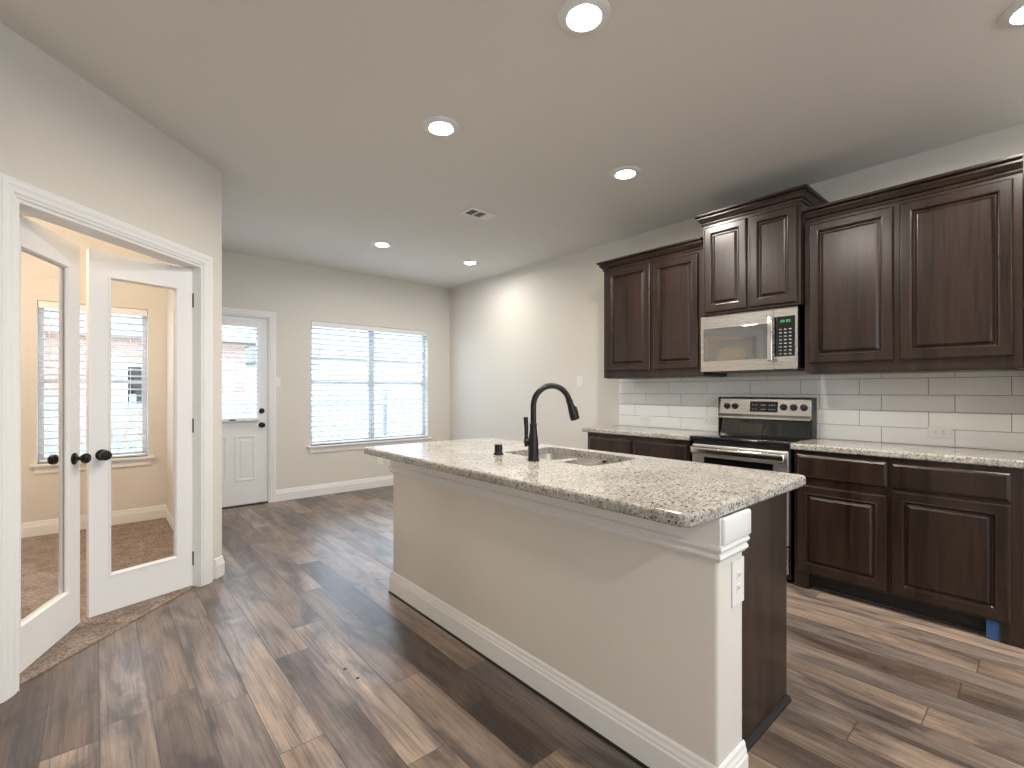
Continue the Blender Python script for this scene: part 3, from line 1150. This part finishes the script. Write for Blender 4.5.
# ------------------------------------------------------------------ microwave
my0, my1, mx, mz0, mz1 = 1.121, 1.786, 3.472, 1.397, 1.810
r = thing('microwave_oven', 'stainless over-the-range microwave mounted under the short wall cabinet', 'microwave', (3.6, 1.45, mz0))
MB().box(mx + .030, my0 + .002, mz0 + .004, XR - .006, my1 - .002, mz1, .003).build('body', BLACKPL, r)
YP = 1.268      # split between door and control panel
dr = MB()
dr.poly([(YP + .002, mz0), (my1, mz0), (my1, mz1), (YP + .002, mz1)], [[(1.318, 1.482), (1.756, 1.482), (1.756, 1.706), (1.318, 1.706)]], mx, mx + .028, lambda y, z, x: (x, y, z))
do = dr.build('door', STEEL, r)
MB().box(mx - .0015, 1.290, 1.474, mx + .012, 1.764, 1.716, .001).build('window', MWGL, do)
MB().box(mx + .014, 1.33, 1.49, mx + .024, 1.74, 1.70).build('window_mesh', BLACKPL, do)
h_ = MB()
h_.box(mx - .052, 1.262, 1.452, mx - .036, 1.292, 1.755, .006, 3)
for z in (1.475, 1.732):
    h_.box(mx - .04, 1.268, z - .012, mx + .001, 1.286, z + .012, .003)
h_.build('handle', STEELV, do, smooth=True)
cp = MB().box(mx, my0, mz0, mx + .028, YP, mz1, .002).build('control_panel', STEEL, r)
o = MB().box(mx - .002, my0 + .016, 1.484, mx + .004, YP - .004, 1.752, .001).build('keypad', BLACKGL, r)
for row in range(8):
    for c_ in range(3):
        y = 1.165 + c_ * .030
        z = 1.500 + row * .0235
        MB().box(mx - .0028, y - .008, z - .0035, mx - .0019, y + .008, z + .0035).build('button', MARK, o)
for j, y in enumerate((1.170, 1.185, 1.205, 1.220)):
    m = MB()
    m.box(mx - .003, y - .0045, 1.712, mx - .0019, y + .0045, 1.715)
    m.box(mx - .003, y - .0045, 1.724, mx - .0019, y + .0045, 1.727)
    m.box(mx - .003, y - .0045, 1.712, mx - .0019, y - .0025, 1.727)
    m.box(mx - .003, y + .0025, 1.712, mx - .0019, y + .0045, 1.727)
    m.build('clock_digit', GREEN, o)
MB().box(mx + .02, my0 + .03, mz0 - .006, XR - .06, my1 - .03, mz0 + .004, .002).build('vent_grille', BLACKPL, r)

# ------------------------------------------------------------------ painter's tape on the right foot
o = MB().box(3.392, 0.1885, .004, 3.398, .236, .0965).build('painters_tape', BLUE)
tag(o, 'strip of blue painters tape beside the right foot of the base cabinet', 'tape')


for x, y in ((.847, 2.110), (.862, 2.008)):  # small dark specks on the planks, modelled as thin discs
    o = MB().lathe([(.008, 0), (.0075, .0018), (.004, .0026), (.0005, .0028)], (x, y, 0), n=14).build('floor_speck', BLACKPL)
    tag(o, 'tiny dark round pad lying on the wood floor left of the island', 'speck', 'dark specks on the floor')


# ------------------------------------------------------------------ ceiling things
def downlight(x, y, label, group=None, watt=LAMP_W, col=LAMP_COL):
    r = thing('recessed_downlight', label, 'ceiling light', (x, y, H), group=group)
    MB().lathe([(.058, -.001), (.060, -.009), (.070, -.014), (.096, -.010), (.103, -.004), (.104, 0), (.058, 0)], (x, y, H), n=40).build('trim_ring', TRIMRING, r, smooth=True)
    MB().lathe([(.059, -.004), (.057, -.012), (.050, -.016), (.040, -.0185), (.025, -.020), (.004, -.021)], (x, y, H), n=48).build('lens', LENS, r, smooth=True)
    l = bpy.data.lights.new('lamp', 'AREA')
    l.shape = 'DISK'
    l.size = .12
    l.spread = math.radians(175)
    l.energy = watt
    l.color = col
    o = bpy.data.objects.new('lamp', l)
    C.objects.link(o)
    o.parent = r
    o.location = (0, 0, -.028)
    return r


downlight(1.457, 1.233, 'round ceiling downlight nearest above the island, cut close to the top edge')
downlight(1.466, 2.283, 'round ceiling downlight second nearest, above the far half of the island')
downlight(2.726, 1.940, 'round ceiling downlight nearest the short raised wall cabinet')
downlight(2.745, 0.055, 'round ceiling downlight nearest the large wall cabinet, half out of the frame')
downlight(2.189, 4.505, 'small round ceiling downlight nearest the twin window', watt=NOOK_W, col=(1.0, 0.97, 0.92))
downlight(3.261, 4.465, 'small round ceiling downlight nearest the room corner beside the blank wall', watt=NOOK_W, col=(1.0, 0.97, 0.92))
for x, y in ((0.2, -1.6), (2.4, -1.6), (0.2, -3.4), (2.4, -3.4)):  # out-of-view lamps added to brighten the room from behind
    downlight(x, y, 'unseen round ceiling downlight added as fill light behind the kitchen', 'added fill downlights')

# vent
r = thing('ceiling_vent', 'white rectangular air vent in the ceiling', 'vent', (2.415, 3.18, H))
b = MB()
x0, x1, y0, y1 = 2.285, 2.545, 3.105, 3.275
op = [[(x0 + .028, y0 + .030), (x0 + .098, y0 + .030), (x0 + .098, y1 - .030), (x0 + .028, y1 - .030)],
      [(x0 + .112, y0 + .030), (x0 + .182, y0 + .030), (x0 + .182, y1 - .030), (x0 + .112, y1 - .030)]]
b.poly([(x0, y0), (x1, y0), (x1, y1), (x0, y1)], op, H - .012, H - .001)
b.build('frame', TRIMRING, r)
MB().box(x0 + .02, y0 + .02, H - .0025, x1 - .02, y1 - .02, H - .0005).build('duct_opening', pbr('grey_duct', (0.13, 0.125, 0.115), 0.7).m, r)
b = MB()
for k in range(5):
    for a in (x0 + .028, x0 + .112):
        yy = y0 + .040 + k * .0225
        b.box(a, yy, H - .0105, a + .07, yy + .004, H - .003)
b.build('louvers', pbr('grey_louver', (0.30, 0.29, 0.27), 0.6).m, r)

# study ceiling lamp (the warm light on the study walls)
r = thing('study_ceiling_lamp', 'dome ceiling lamp in the study', 'ceiling light', (-0.9, 4.1, H))
MB().lathe([(.15, 0), (.15, -.02), (.13, -.025)], (-0.9, 4.1, H), n=32).build('base', DARKMETAL, r, smooth=True)
MB().lathe([(.135, -.022), (.12, -.06), (.07, -.09), (.004, -.10)], (-0.9, 4.1, H), n=32).build('shade', m_emit('warm_lamp_glass', (1.0, .72, .42), 6.0), r, smooth=True)
l = bpy.data.lights.new('lamp', 'POINT')
l.energy = STUDY_W
l.color = (1.0, .83, .65)
l.shadow_soft_size = .12
o = bpy.data.objects.new('lamp', l)
C.objects.link(o)
o.parent = r
o.location = (0, 0, -.24)

# ------------------------------------------------------------------ outdoors
struct('ground', MB().box(-30, YB + .16, -.25, 40, 60, -.15), GRASS)
o = MB().box(-4, YB + .16, -.16, 9, YB + 3.0, -.10, .01).build('bounce_slab', pbr('bounce_slab_concrete', (0.40, 0.395, 0.385), 0.9).m)  # unseen pale slab, added to bounce daylight up onto the ceiling
o['kind'] = 'structure'
r = thing('picket_fence', 'pale picket fence in the back yard, seen through the blinds', 'fence', (3.5, 10.0, -.15))
b = MB()
x = -3.0
while x < 11:
    b.box(x, 10.0, -.12, x + .095, 10.02, 1.20)
    x += .19
b.build('pickets', FENCE, r)
b = MB()
for z in (.15, .95):
    b.box(-3, 10.02, z, 11, 10.06, z + .09)
b.build('rails', FENCE, r)
for x in range(-3, 12, 2):
    MB().box(x - .05, 10.06, -.15, x + .05, 10.16, 1.3).build('post', FENCE, r)
r = thing('neighbour_house', 'brick house with a shingle roof beyond the back fence', 'house', (1.0, 20, -.15))
MB().box(-5.0, 17, -.15, 3.6, 25, 2.75).build('wall', BRICK, r)
MB().rings([[(x, 16.6, 2.75), (x, 25.4, 2.75), (x, 21, 5.0)] for x in (-5.4, 4.0)]).build('roof', ROOFM, r)
w = MB().box(.6, 16.96, .7, 1.9, 17.0, 2.0).build('window', SIDING, r)
MB().box(.68, 16.95, .78, 1.82, 16.955, 1.92).build('pane', BLACKGL, w)
r = thing('neighbour_house', 'pale sided house beyond the back fence, right of the brick one', 'house', (10.0, 23, -.15))
MB().box(6, 20, -.15, 15, 28, 2.6).build('wall', SIDING, r)
MB().rings([[(x, 19.6, 2.6), (x, 28.4, 2.6), (x, 24, 4.9)] for x in (5.6, 15.4)]).build('roof', ROOFM, r)
